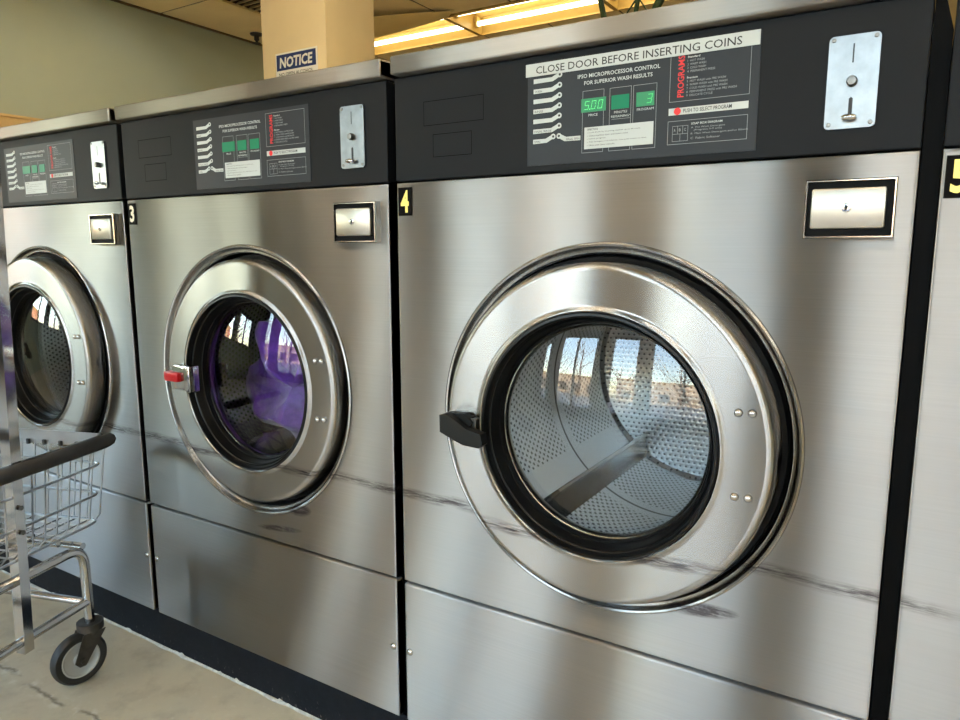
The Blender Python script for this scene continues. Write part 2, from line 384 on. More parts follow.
# storefront behind the photographer: sill wall, header, piers, windows
wf = struct('wall_front', MB().box(XW, XE, YS-.25, YS, 0, .25).box(XW, XE, YS-.25, YS, 2.70, 3.1), FRAMEM)
PIERS = [(-4.4, -4.2), (-3.7, -3.2), (-1.55, -1.0), (-.1, .3), (2.3, 2.7), (4.4, 4.8), (6.2, 6.5)]
for a, b in PIERS: part('pier', MB().box(a, b, YS-.27, YS+.04, .0, 2.85, .01, 1), FRAMEM, wf)
for i in range(len(PIERS)-1):
    a, b = PIERS[i][1], PIERS[i+1][0]; n = 2 if b-a > 1 else 1
    w = struct('window_%d' % (i+1), MB().box(a, b, YS-.16, YS-.08, .25, .31).box(a, b, YS-.16, YS-.08, 2.64, 2.70).box(a, a+.05, YS-.16, YS-.08, .31, 2.64).box(b-.05, b, YS-.16, YS-.08, .31, 2.64), FRAMEM)
    for k in range(1, n): xm = a+(b-a)*k/n; part('mullion', MB().box(xm-.03, xm+.03, YS-.16, YS-.08, .31, 2.64), FRAMEM, w)
    for k in range(n): part('pane', MB().box(a+(b-a)*k/n+.035, a+(b-a)*(k+1)/n-.035, YS-.124, YS-.122, .30, 2.65), PANE, w)

for i, (a, b) in enumerate(((-3.6, -2.5), (-2.25, -1.15))):
    w = struct('window_%d' % (len(PIERS)+i), MB().box(XW-.14, XW-.06, a, b, 1.0, 1.05).box(XW-.14, XW-.06, a, b, 1.90, 1.95).box(XW-.14, XW-.06, a, a+.05, 1.05, 1.90).box(XW-.14, XW-.06, b-.05, b, 1.05, 1.90), FRAMEM)
    ym = (a+b)/2; part('mullion', MB().box(XW-.14, XW-.06, ym-.025, ym+.025, 1.05, 1.90), FRAMEM, w)
    for k in range(2): part('pane', MB().box(XW-.102, XW-.100, a+.04+k*(ym-a), ym-.03+k*(b-ym)-.01*k, 1.04, 1.91), PANE, w)
part('window_pier', MB().box(XW-.2, XW+.0, -2.5, -2.25, 1.0, 1.95), WALLM, wl)

# column with its notice
cx0, cx1, cy0, cy1 = -1.8866, -1.4822, 1.40, 1.73
col = part('column', MB().box(cx0, cx1, cy0, cy1, 0, ZC-.002, .006, 2), COLUMN); tag(col, 'square cream painted column behind the washers carrying the notice sign', 'column')
part('round_patch', MB().lathe([(.0301, 0), (.03, -.003), (.0, -.004)], 24, (cx0+.055, cy0, 1.848)), COLUMN, col)
sg = part('notice_sign', MB().box(-1.796, -1.534, cy0-.004, cy0-.0005, 1.745, 1.928, .001, 1), SIGNW); tag(sg, 'blue and white notice sign fixed to the cream column', 'sign')
part('header_panel', MB().quad(-1.789, -1.542, 1.851, 1.920, cy0-.0045), SIGNB, sg)
mb = MB(); text(mb, 'NOTICE', -1.770, 1.861, -1.566, 1.908, cy0-.005, .035, slant=.10); part('header_lettering', mb, SIGNW, sg)
mb = MB(); text(mb, 'NO OPEN ALCOHOL', -1.775, 1.826, -1.560, 1.841, cy0-.005, .01); part('notice_lettering', mb, PBLACK, sg)

# ceiling fittings
def fixture(x0, lensed, label, fy=0.0):
    t = empty('ceiling_light', (x0+.61, (FY0+FY1)/2+fy, ZC), label, 'ceiling light', 'fluorescent lights along the ceiling')
    hw = .60; hy = (FY1-FY0)/2
    mb = MB(); mb.box(-hw, hw, -hy, hy, .12, .13)
    mb.add([(-hw, -hy, 0), (hw, -hy, 0), (hw, -hy+.05, .12), (-hw, -hy+.05, .12)], [(0, 1, 2, 3)]); mb.add([(-hw, hy, 0), (hw, hy, 0), (hw, hy-.05, .12), (-hw, hy-.05, .12)], [(3, 2, 1, 0)])
    part('housing', mb, HOUSING, t, key='fix_h')
    part('frame', MB().box(-hw-.009, hw+.009, -hy, -hy+.02, -.012, 0).box(-hw-.009, hw+.009, hy-.02, hy, -.012, 0), HOUSING, t, key='fix_f')
    for s in (-1, 1): part('end_plate', (lambda: MB().box(-.008, .008, -hy+.02, hy-.02, -.012, .12)), HOUSING, t, (s*hw, 0, 0), key='fix_e')
    for s in (-1, 1): part('fluorescent_tube', (lambda: MB().tube([(-hw+.04, 0, 0), (hw-.04, 0, 0)], .019, 12)), TUBE if fy == 0 else TUBE_COOL, t, (0, s*.15, .045), key=('fix_t', fy))
    for s in (-1, 1):
        for q in (-1, 1): part('lamp_holder', (lambda: MB().box(-.012, .012, -.02, .02, -.03, .05)), HOUSING, t, (q*(hw-.03), s*.15, .05), key='fix_l')
    if lensed:
        mb = MB(); n = 16; m = 5; o = t.location
        def q3(p0, p1, p2, k): return Vector(p0)*(1-k)*(1-2*k)+Vector(p1)*4*k*(1-k)+Vector(p2)*k*(2*k-1)
        vs = []
        for lay in (0, .004):
            for i in range(n+1):
                a = q3((-2.40, 3.78, 2.848), (-2.907, 3.45, 2.800), (-3.45, 3.26, 2.775), i/n); b = q3((-2.53, 3.885, 2.846), (-3.216, 3.816, 2.780), (-3.72, 3.80, 2.800), i/n)
                for j in range(m+1): p = a.lerp(b, j/m)-o; p.z -= .02*math.sin(PI*j/m)*min(1, i/4)-lay; vs.append(p)
        k = (n+1)*(m+1); g = lambda i, j: i*(m+1)+j
        fs = [(g(i, j), g(i, j+1), g(i+1, j+1), g(i+1, j)) for i in range(n) for j in range(m)]; fs += [tuple(v+k for v in f[::-1]) for f in fs]
        fs += [(g(i, 0), g(i+1, 0), g(i+1, 0)+k, g(i, 0)+k) for i in range(n)]+[(g(i+1, m), g(i, m), g(i, m)+k, g(i+1, m)+k) for i in range(n)]+[(g(n, j), g(n, j+1), g(n, j+1)+k, g(n, j)+k) for j in range(m)]+[(g(0, j+1), g(0, j), g(0, j)+k, g(0, j+1)+k) for j in range(m)]
        mb.add(vs, fs)
        part('sagging_lens', mb, LENSM, t)
    return t
for i, x in enumerate(FIXX):
    fixture(x, i == 0, ['open fluorescent troffer with a sagging yellowed lens panel beside the column'][0] if i == 0 else ('bare-tube fluorescent ceiling light meeting the one with the sagging lens' if i == 1 else ['bare-tube fluorescent ceiling light seen past the potted plant stems', 'bare-tube fluorescent ceiling light seen through the gap beside washer number 5', 'bare-tube fluorescent ceiling light at the far end from the column'][i-2]))
for i, x in enumerate(FRX): fixture(x, False, ['fluorescent ceiling light beside the left wall in front of the washers', 'fluorescent ceiling light in front of the washer holding purple laundry', 'fluorescent ceiling light in front of washer number 5', 'fluorescent ceiling light between the front windows and the right wall', 'fluorescent ceiling light beside the right wall'][i], -6.10)
for i, x in enumerate(FRX[1:]): fixture(x, False, ['added out-of-view fill light above washer number 3', 'added out-of-view fill light straight above the gap beside washer number 5', 'added out-of-view fill light above the end of the plinth', 'added out-of-view fill light in line with the washers by the right wall'][i], -3.66)  # added row, out of view, to brighten the column and left wall
for i, x in enumerate(FAX): fixture(x, False, ['fluorescent ceiling light between the air vent and the washers', 'fluorescent ceiling light over the rear of washer number 5'][i], -2.44)
vt = empty('air_vent', (-3.475, 2.955, ZC), 'louvred square air vent set in the tan ceiling', 'vent')
part('vent_frame', MB().box(-.295, .295, -.295, -.26, -.008, .01).box(-.295, .295, .26, .295, -.008, .01).box(-.295, -.26, -.26, .26, -.008, .01).box(.26, .295, -.26, .26, -.008, .01), LENSM, vt)
part('backing', MB().box(-.27, .27, -.27, .27, .05, .06), BLACK, vt)
for i in range(9):
    y = -.235+i*.0587; part('louver', (lambda: MB().add([(-.26, -.02, -.004), (.26, -.02, -.004), (.26, .018, .03), (-.26, .018, .03), (-.26, -.02, -.001), (.26, -.02, -.001), (.26, .018, .033), (-.26, .018, .033)], [(0, 1, 2, 3), (7, 6, 5, 4), (0, 4, 5, 1), (2, 6, 7, 3)])), LENSM, vt, (0, y, 0), key='louver')
sp = empty('sprinkler_head', (-4.17, 3.40, ZC), 'small metal sprinkler head hanging from the ceiling near the column', 'sprinkler')
def lz(prof, n=20):
    mb = MB().lathe(prof, n); mb.v = [(x, z, y) for x, y, z in mb.v]; return mb
part('escutcheon', lz([(.0, -.0), (.055, -.001), (.05, -.012), (.02, -.02)]), CASTER, sp)
part('frame_arms', lz([(.02, -.015), (.022, -.05), (.012, -.06), (.008, -.075)]), CASTER, sp)
part('deflector', lz([(.0, -.074), (.034, -.076), (.034, -.080), (.0, -.080)]), CASTER, sp)

# ------------------------------------------------------------------ plinth
pl = part('machine_plinth', MB().box(-3.4, 2.6, .008, 1.0, 0, .1005, .003, 1), PLINTH); tag(pl, 'long black painted plinth under the row of washers', 'plinth')
mb = MB(); xsamp = [-3.4+6.0*i/600 for i in range(601)]; vs = []
for x in xsamp:
    h = .001+.007*max(0, math.sin(x*31)+.8*math.sin(x*83+1)+.9*math.sin(x*211)+.6*random.random()-.5)*.5; dep = .0005+.004*max(0, math.sin(x*17+2)+.8*math.sin(x*59))*.6+.002*random.random()
    vs += [(x, .008-dep-.004, .0005), (x, .008-dep*.4, .003+h*.3), (x, .0075, h)]
mb.add(vs, [(i*3+j, (i+1)*3+j, (i+1)*3+j+1, i*3+j+1) for i in range(600) for j in range(2)])
part('paint_edge', mb, CAULK, pl, label='ragged whitish paint edge along the floor')

# ------------------------------------------------------------------ washing machines
W = .8; DC = (.400, .755); ZS = .399; ZF = 1.158; ZP = 1.3365
def holed_panel():
    mb = MB(); x0, x1, z0, z1 = 0.0, W, ZS+.003, ZF; cx, cz = DC; rad = .296
    angs = sorted(set([round(2*PI*i/144, 6) for i in range(144)] + [round(math.atan2(z-cz, x-cx) % (2*PI), 6) for x in (x0, x1) for z in (z0, z1)]))
    def edge(a, ins):
        c, s = math.cos(a), math.sin(a); t = 9
        if abs(c) > 1e-9: t = min(t, ((x1-ins if c > 0 else x0+ins)-cx)/c)
        if abs(s) > 1e-9: t = min(t, ((z1-ins if s > 0 else z0+ins)-cz)/s)
        return cx+c*t, cz+s*t
    n = len(angs); L = []
    L.append([(cx+rad*math.cos(a), 0, cz+rad*math.sin(a)) for a in angs])
    for ins, y in ((.0045, 0), (.003, 0), (.0008, .0009), (0, .003), (0, .022)): L.append([(edge(a, ins)[0], y, edge(a, ins)[1]) for a in angs])
    vs = [v for q in L for v in q]; fs = [(j*n+i, (j+1)*n+i, (j+1)*n+(i+1) % n, j*n+(i+1) % n) for j in range(len(L)-1) for i in range(n)]
    return mb.add(vs, [f[::-1] for f in fs])
def slab(x0, x1, z0, z1, y0, y1, b): return lambda: MB().box(x0, x1, y0, y1, z0, z1, b, 2)

def arrows(out, mbk, mbt):
    y = -.0013
    names = ['', 'WASH', '', 'RINSE', '', 'FINAL RINSE']
    for k in range(6):
        zb = 1.2948-.0150*k; mbw = MB(); out.append(mbw)
        mbw.add([(.276, y, zb), (.309, y, zb+.0005), (.3235, y, zb+.0075), (.3185, y, zb+.0120), (.307, y, zb+.0067), (.276, y, zb+.0067)], [(0, 1, 2, 3, 4, 5)])
        mbw.disc(.3206, zb+.0090, .0042, y-.0001, 14); mbk.disc(.3206, zb+.0090, .0019, y-.0003, 10)
        if names[k]: text(mbt, names[k], .2785, zb+.0012, .2785+.0025*len(names[k])+.002, zb+.0044, y-.0003, .0)
    zb = 1.2045; mbw = MB(); out.append(mbw)
    mbw.add([(.276, y, zb), (.300, y, zb+.0005), (.3135, y, zb+.0075), (.3090, y, zb+.0120), (.298, y, zb+.0067), (.276, y, zb+.0067)], [(0, 1, 2, 3, 4, 5)])
    mbw.disc(.3109, zb+.009, .0042, y-.0001, 14); mbk.disc(.3109, zb+.009, .0019, y-.0003, 10)
    mbw = MB(); out.append(mbw)
    mbw.add([(.3565, y, zb), (.3565, y, zb+.0067), (.333, y, zb+.0067), (.3225, y, zb+.0120), (.318, y, zb+.0075), (.330, y, zb+.0005)], [(5, 4, 3, 2, 1, 0)][:1])
    mbw.f[-1] = mbw.f[-1][::-1]
    mbw.disc(.3206, zb+.009, .0042, y-.0001, 14); mbk.disc(.3206, zb+.009, .0019, y-.0003, 10)
    text(mbt, 'SPIN', .2785, zb+.0012, .2885, zb+.0044, y-.0003); text(mbt, 'FINAL SPIN', .3335, zb+.0012, .355, zb+.0044, y-.0003)

SEG = {'0': 'abcdef', '5': 'afgcd', '3': 'abgcd'}
def seven(mb, ch, x, z, w, h, y):
    s = .28*w*.55; k = h*.18
    R = {'a': (0, w, h-s, h), 'd': (0, w, 0, s), 'g': (0, w, h/2-s/2, h/2+s/2), 'f': (0, s, h/2, h), 'b': (w-s, w, h/2, h), 'e': (0, s, 0, h/2), 'c': (w-s, w, 0, h/2)}
    for q in SEG[ch]:
        a, b, c, e = R[q]; g = .0004
        mb.add([(x+a+k*(c/h)+g, y, z+c+g), (x+b+k*(c/h)-g, y, z+c+g), (x+b+k*(e/h)-g, y, z+e-g), (x+a+k*(e/h)+g, y, z+e-g)], [(0, 1, 2, 3)])

def washer(x0, num, lit, banner, latch, label, gold=True, dy=0.0):
    t = empty('washing_machine', (x0, 0, .1), label, 'washing machine', 'front-load washers in a row')
    def P(name, mb, mat, parent=None, loc=None, **kw):
        o = part(name, mb, mat, parent or t, **kw)
        l_ = Vector(loc) if loc else Vector((0, 0, 0))
        if parent is None: o.location = l_ + Vector((0, 0, -.1))
        else: o.location = l_
        return o
    # black body behind the steel, open in the middle for the drum
    def body():
        mb = MB(); mb.box(0.002, .03, .022, .94, .101, 1.335); mb.box(W-.03, W-.002, .022, .94, .101, 1.335)
        mb.box(.03, W-.03, .92, .94, .101, 1.335); mb.box(.03, W-.03, .022, .92, .101, .12); mb.box(.03, W-.03, .022, .92, 1.31, 1.335)
        mb.box(.03, W-.03, .022, .04, .12, .43); mb.box(.03, W-.03, .022, .04, 1.09, 1.31); return mb
    P('cabinet', body, BLACK, key='body')
    P('lower_panel', slab(0, W, .101, ZS-.0025, 0, .022, .0040), STEEL, key='lower', sharp=10)
    low = [o for o in t.children if o.name.startswith('lower_panel')][0]
    for sx in (.0115, W-.0115):
        P('screw', (lambda: MB().lathe([(.0, -.0042), (.0042, -.0036), (.0068, -.0014), (.0074, .0005)][::-1], 14)), CHROME, low, (sx, 0, .253), key='screw')
    fp = P('front_panel', holed_panel, STEEL, key='front')
    C = (DC[0], 0, DC[1])
    P('hole_flange', (lambda: MB().lathe([(.2975, .0002), (.2965, -.0030), (.2940, -.0046), (.2912, -.0035), (.2895, .0005), (.2880, .005), (.2860, .0068), (.2820, .0072), (.2795, .0120)], 128)), STEEL_DOOR, fp, C, key='flange')
    P('door_recess', (lambda: MB().lathe([(.2797, .0118), (.282, .058), (.268, .075), (.268, .10)], 96)), TUBIN, None, C, key='recess')
    if num == '4': P('gap_blackout', MB().prism([(W+.001, .101), (W+.0222, .101), (W+.0222, 1.30), (W+.004, 1.37), (W+.001, 1.37)], .035, .06), BLACK)  # added black strip that keeps the gap between the washers dark
    # control panel
    cp = P('control_panel', slab(0, W, ZF+.0025, ZP, -.001, .022, .002), PANEL, key='cpanel', sharp=10)
    def seams():
        mb = MB(); mb.frame(.063, .184, 1.2505, 1.291, .0010, -.0014); mb.frame(.082, .161, 1.1975, 1.2355, .0010, -.0014); return mb
    P('compartment_outline', seams, PANEL_LINE, cp, key='seams')
    P('top_trim', slab(.003, W-.001, 1.3395, 1.3705, -.017, .94, .0035), STEEL_TRIM, key='trim', sharp=10)
    # instruction decal
    top = 1.324 if banner else 1.316
    dc = P('instruction_decal', (lambda: MB().box(.2655, .6105, -.0019, -.0010, 1.1715, top)), DECAL, key=('decal', banner))
    def L(y): return y-.0010
    w_, k_, tk, tw, tg, red, dot, card = [], MB(), MB(), MB(), MB(), MB(), MB(), MB()
    arrows(w_, k_, tk)
    for q in w_: q.v = [(a, L(b), c) for a, b, c in q.v]
    wl_ = MB(); k_.v = [(a, L(b), c) for a, b, c in k_.v]; tk.v = [(a, L(b), c) for a, b, c in tk.v]
    y1 = L(-.0012); y2 = L(-.0016); y3 = L(-.0020)
    text(tw, 'IPSO MICROPROCESSOR CONTROL', .3503, 1.2935, .4763, 1.2992, y1, .012); text(tw, 'FOR SUPERIOR WASH RESULTS', .3611, 1.2835, .4657, 1.2890, y1, .012)
    for a, b, zt in ((.3589, .3931, 1.2750), (.4019, .4352, 1.2745), (.4380, .4728, 1.2742)): tg.frame(a, b, 1.185, zt, .0006, y1)
    text(tw, 'PRICE', .369, 1.2378, .3836, 1.2412, y1); text(tw, 'MINUTES', .4095, 1.2380, .4295, 1.2414, y1); text(tw, 'REMAINING*', .4050, 1.2322, .4345, 1.2356, y1); text(tw, 'PROGRAM', .4440, 1.2382, .4690, 1.2416, y1)
    tg.quad(.4055, .4335, 1.2298, 1.2303, y1)
    # programs box
    tg.frame(.4910, .5990, 1.2448, 1.309, .0006, y1); tg.frame(.4903, .5985, 1.1870, 1.2191, .0006, y1)
    text(red, 'PROGRAMS', .5020, 1.2505, .5110, 1.3056, y1, .01, vert=True)
    lines = [('Standard', 1.3015), ('1  HOT WASH', 1.2965), ('2  WARM WASH', 1.2918), ('3  COLD WASH', 1.2871), ('4  PERMANENT PRESS', 1.2824), ('Premium', 1.2742), ('5  HOT WASH with PRE WASH', 1.2695), ('6  WARM WASH with PRE WASH', 1.2648), ('7  COLD WASH with PRE WASH', 1.2601), ('8  PERMANENT PRESS with PRE WASH', 1.2554), ('9  DELICATE CYCLE', 1.2507)]
    for i, (s, z) in enumerate(lines):
        text(tw if i in (0, 5) else tg, s, .5148, z-.0002, .5148+.0021*len(s), z+.0027, y1, .01 if i in (0, 5) else 0)
    wl_.box(.4908, .5984, y1, y1+.0003, 1.2270, 1.2364); dot.disc(.5034, 1.2318, .0050, y3, 20); text(tk, 'PUSH TO SELECT PROGRAM', .5115, 1.2292, .5770, 1.2344, y2, .01)
    text(tw, 'SOAP BOX DIAGRAM', .5233, 1.2122, .5655, 1.2152, y1, .01)
    for s, z in (('A  Pre Wash Detergent', 1.2070), ('    (Programs 5-9 only)', 1.2035), ('B  Main Wash Detergent and/or Bleach', 1.1988), ('C  Fabric Softener', 1.1930)): text(tg, s.strip(), .5233+(.004 if s[0] == ' ' else 0), z-.0004, .5233+.0020*len(s.strip())+.004, z+.0025, y1)
    tg.frame(.4971, .5192, 1.1910, 1.2121, .0005, y1); tg.quad(.5042, .5047, 1.2010, 1.2121, y1); tg.quad(.5115, .5120, 1.2010, 1.2121, y1); tg.quad(.4971, .5192, 1.2008, 1.2013, y1); tg.quad(.5080, .5085, 1.1910, 1.2008, y1)
    for s, x in (('A', .4990), ('B', .5064), ('C', .5138)): text(tg, s, x, 1.2045, x+.0026, 1.2085, y1, .01)
    # directions card
    card.box(.3630, .4695, y2, y2+.0006, 1.1905, 1.2220)
    text(tk, 'DIRECTIONS', .3680, 1.2172, .3850, 1.2200, y3, .01)
    for i, (s, n) in enumerate((('Load drum by inserting clothes up to fill mark.', 52), ('Close machine door and insert coins.', 40), ('Select program.', 18), ('Add detergent and softener, then push button to start.', 58), ('Wait until door unlocks.', 27))):
        z = 1.2128-.0046*i; tk.quad(.3680, .3688, z+.0006, z+.0014, y3); text(tk, s, .3705, z, .3705+n*.00155, z+.0024, y3)
    for i, q in enumerate(w_): P('printed_arrow', q, PWHITE, dc, key=('arrow', i))
    P('push_label', wl_, PWHITE, dc, key='pushl'); P('select_button', dot, PRED, dc, key='seldot'); P('directions_card', card, PWHITE, dc, key='dcard')
    P('arrow_lamps', k_, PBLACK, dc, key='arrl', kind='stuff'); P('black_lettering', tk, PBLACK, dc, key='tk', kind='stuff'); P('white_lettering', tw, PWHITE, dc, key='tw', kind='stuff'); P('grey_lettering', tg, PGREY, dc, key='tg', kind='stuff'); P('red_lettering', red, PRED, dc, key='tr')
    for i, (a, b) in enumerate(((.3572, .3963), (.4050, .4321), (.4429, .4695))):
        P('display_window', MB().box(a, b, L(-.0016), L(-.0010), 1.2440, 1.2636), DISP_ON if lit and i != 1 else DISP, dc)
    if lit:
        mb = MB()
        for i, ch in enumerate('500'): seven(mb, ch, .3615+.0108*i, 1.2475, .0072, .0125, L(-.0019))
        mb.quad(.3705, .3716, 1.2475, 1.2486, L(-.0019)); seven(mb, '3', .4580, 1.2475, .0072, .0125, L(-.0019)); P('display_digits', mb, DIGIT, dc)
    else:
        mb = MB(); seven(mb, '3', .4125, 1.2475, .0050, .010, L(-.0019)); P('display_digits', mb, DISP_ON, dc)
    if banner:
        P('reminder_strip', MB().box(.2626, .6092, L(-.0022), L(-.0012), 1.3058, 1.3245), PWHITE, dc)
        mb = MB(); text(mb, 'CLOSE DOOR BEFORE INSERTING COINS', .2805, 1.3088, .5865, 1.3196, L(-.0025), .006); P('reminder_lettering', mb, PBLACK, dc)
    # coin slide plate
    def cplate():
        mb = MB(); pts = []
        for (cx, cz, a0) in ((.7435, 1.1955, -PI/2), (.7435, 1.2955, 0), (.6975, 1.2955, PI/2), (.6975, 1.1955, PI)):
            for k in range(6): a = a0+PI/2*k/5; pts.append((cx+.0055*math.cos(a), cz+.0055*math.sin(a)))
        return mb.prism(pts, -.0045, -.0008)
    co = P('coin_plate', cplate, NICKEL, key='cplate')
    P('coin_slot', (lambda: MB().quad(.7190, .7207, 1.2680, 1.2905, -.0048)), PBLACK, co, key='cslot')
    P('lever_slot', (lambda: MB().prism([(.7183, 1.203), (.7227, 1.203), (.7227, 1.2255), (.7205, 1.2275), (.7183, 1.2255)], -.0049, -.0046)), PBLACK, co, key='lslot')
    P('reject_button', (lambda: MB().lathe([(.0062, 0), (.0062, -.006), (.0050, -.0085), (.0, -.0092)], 20)), DULL, co, (.7206, -.0045, 1.2456), key='rbut')
    P('return_lever', (lambda: MB().lathe([(.0024, 0), (.0024, -.006), (.0085, -.0075), (.0085, -.0105), (.005, -.0125), (0, -.013)], 20)), CHROME, co, (.7203, -.0045, 1.2020), key='rlev').scale = (1, 1, .45)
    for sx, sz in ((.6970, 1.2967), (.7437, 1.2967), (.6970, 1.1957), (.7437, 1.1957)):
        P('screw', (lambda: MB().lathe([(.0028, 0), (.0024, -.0010), (0, -.0014)], 12)), DULL, co, (sx, -.0045, sz), key='cscrew')
    # coin box lock
    def lframe():
        mb = MB(); a, b, c, e = .6772, .7798, 1.0543, 1.1277
        o = [(a, c), (b, c), (b, e), (a, e)]; q = lambda i: [(a+i, c+i), (b-i, c+i), (b-i, e-i), (a+i, e-i)]
        rings = [(0, .0), (0, -.014), (.0012, -.0155), (.0026, -.0155), (.0032, -.010)]
        vs = [(x, y, z) for i, y in rings for x, z in q(i)]
        return mb.add(vs, [(j*4+k, (j+1)*4+k, (j+1)*4+(k+1) % 4, j*4+(k+1) % 4)[::-1] for j in range(len(rings)-1) for k in range(4)])
    lk = P('coin_box_lock', lframe, CHROME, key='lframe')
    P('black_inset', (lambda: MB().box(.6800, .7770, -.0105, -.002, 1.0571, 1.1249)), BLACK, lk, key='linset')
    P('lock_face', (lambda: MB().box(.6848, .7690, -.0175, -.0095, 1.0662, 1.1165, .0030, 2)), LOCKFACE, lk, key='lface')
    P('lock_cylinder', (lambda: MB().lathe([(.0058, .001), (.0056, -.0012), (.0044, -.0016), (0, -.0010)], 20)), CHROME, lk, (.7258, -.0175, 1.0920), key='lcyl')
    P('keyhole', (lambda: MB().disc(0, .0012, .0022, 0, 12).quad(-.0011, .0011, -.0032, .0012, 0)), PBLACK, lk, (.7258, -.0195, 1.0920), key='lkey')
    # number plate
    npx = .0045
    if num:
        pln = P('number_plate', (lambda: MB().box(npx, npx+.030, -.0018, -.0003, 1.1005, 1.1500, .0004, 1)), PLATE, key='nplate')
        mb = MB(); text(mb, num, npx+.006, 1.1060, npx+.024, 1.1450, -.0022, .03); P('numeral', mb, GOLD if gold else CREAM_NUM, pln)
    # drum
    dr = P('drum', (lambda: MB().lathe([(.262, .098), (.265, .105), (.265, .38), (.265, .655)], 120, flip=True)), DRUM, None, C, key='drum')
    P('drum_back', (lambda: MB().lathe([(.2655, .650), (.258, .658), (.10, .662), (.095, .650), (.0, .648)], 96)), DRUMBACK, dr, key='dback')
    P('drum_lip', (lambda: MB().lathe([(.2680, .100), (.262, .094), (.252, .092), (.247, .095), (.247, .103), (.252, .106)], 96, flip=True)), DRUMPLAIN, dr, key='dlip')
    for q in (-129, -9, 111):
        a = math.radians(q)
        def rib():
            mb = MB(); c, s = math.cos(a), math.sin(a); n = (-c, -s); tt = (-s, c); vs = []
            for y, h in ((.12, .015), (.15, .045), (.64, .045), (.652, .03)):
                for w_2, hh in ((-.016, 0), (-.0085, h*.9), (-.006, h), (-.001, h), (.003, h*.9), (.036, 0)):
                    rr = math.sqrt(max(0, .264**2-w_2**2))-hh if hh == 0 else .264-hh
                    vs.append((c*rr+tt[0]*w_2, y, s*rr+tt[1]*w_2))
            fs = [(i*6+j, i*6+j+1, (i+1)*6+j+1, (i+1)*6+j) for i in range(3) for j in range(5)] + [(0, 1, 2, 3, 4, 5), (23, 22, 21, 20, 19, 18)]
            return mb.add(vs, fs)
        P('lifter', rib, DRUMPLAIN, dr, key=('rib', q))
    # door
    door = P('door', (lambda: MB().lathe([(.258, .030), (.266, .020), (.2665, -.022), (.2670, -.032), (.2655, -.0375), (.2625, -.0412), (.2590, -.0425), (.2560, -.0430), (.2545, -.04302), (.2050, -.0436), (.2035, -.04362), (.2000, -.0446), (.1978, -.0466), (.1955, -.0470), (.1935, -.0450), (.1935, -.030)], 144, flip=False)), STEEL_DOOR, None, (C[0], dy, C[2]), key='door')
    P('seal', (lambda: MB().lathe([(.262, .045), (.2780, .040), (.2785, .022), (.2775, .012), (.2745, .005), (.2675, .006)], 120)), RUBBER, door, key='seal')
    P('gasket', (lambda: MB().lathe([(.1945, -.0430), (.1915, -.0475), (.1880, -.0480), (.1862, -.0440), (.1852, -.036), (.1835, -.0345), (.1815, -.0360), (.1795, -.0330), (.1785, -.018), (.1765, -.015), (.1745, -.0155), (.1732, -.010), (.1725, .002), (.180, .012), (.20, .020)], 120)), RUBBER, door, key='gasket')
    P('throat_ring', (lambda: MB().lathe([(.1728, -.005), (.1705, -.0045), (.1688, -.001), (.1690, .008), (.173, .016), (.178, .020)], 120)), THROAT, door, key='throat')
    n = 16; R = .62; rg = .1735
    P('door_glass', (lambda: MB().lathe([(rg*math.cos(PI/2*i/n), -.008-(math.sqrt(R*R-(rg*math.cos(PI/2*i/n))**2)-math.sqrt(R*R-rg*rg))) for i in range(n)]+[(.0005, -.008-(R-math.sqrt(R*R-rg*rg)))], 96)), GLASS, door, key='glass')
    for dx, dz in ((.216, .066), (.234, .067), (.217, -.053), (.235, -.052)):
        P('rivet', (lambda: MB().lathe([(.0062, .0015), (.0058, -.0012), (.0042, -.0034), (.002, -.0044), (0, -.0047)], 16)), CHROME, door, (dx, -.0437, dz), key='rivet')
    if latch == 'black':
        def hnd():
            mb = MB(); o = [(.1462, .7679), (.1467, .7386), (.1745, .7281), (.1926, .7222), (.2234, .7211), (.2297, .7270), (.2266, .7446), (.1977, .7497), (.1764, .7624), (.1581, .7708)]
            o = [(x-DC[0], z-DC[1]) for x, z in o]; mb.prism(o, -.082, -.064)
            ax, az = -.255, .012
            mb.prism([(ax-.020+.0212, az-.0385), (ax+.040, az-.036), (ax+.055, az-.010), (ax+.040, az+.004), (ax+.004, az+.002)], -.066, -.050)
            mb.box(-.232, -.203, -.056, -.040, -.020, .010, .002, 1)
            bm = bmesh.new(); return mb
        P('door_handle', hnd, PLASTIC, door, key='hblack')
        P('latch_bolt', (lambda: MB().box(-.214, -.196, -.060, -.046, -.014, .008, .001, 1)), DULL, door, key='bolt')
    else:
        hd = P('door_handle', (lambda: MB().box(-.221, -.153, -.062, -.044, -.032, .025, .004, 2).box(-.171, -.149, -.070, -.042, -.034, .027, .004, 2)), CHROME, door, key='hchrome')
        P('red_grip', (lambda: MB().box(-.240, -.190, -.072, -.050, -.013, .009, .003, 2)), REDPL, door, key='hred')
    return t

PITCH = W+.0183
washer(-3*PITCH+PITCH*0-.0, None, False, False, 'black', 'front-load steel washer at the end of the row beyond the wire cart') if False else None
washer(-3*PITCH, None, False, False, 'black', 'steel front-load washer past the cart, only its control panel edge showing')
washer(-2*PITCH, None, False, False, 'black', 'steel front-load washer partly behind the wire laundry cart')
washer(-PITCH, '3', False, False, 'chrome', 'steel front-load washer number 3 holding purple laundry', gold=False, dy=.028)
washer(0, '4', True, True, 'black', 'steel front-load washer number 4 with empty drum and reminder strip')
washer(W+.0226, '5', False, False, 'black', 'steel front-load washer number 5 beside washer number 4')

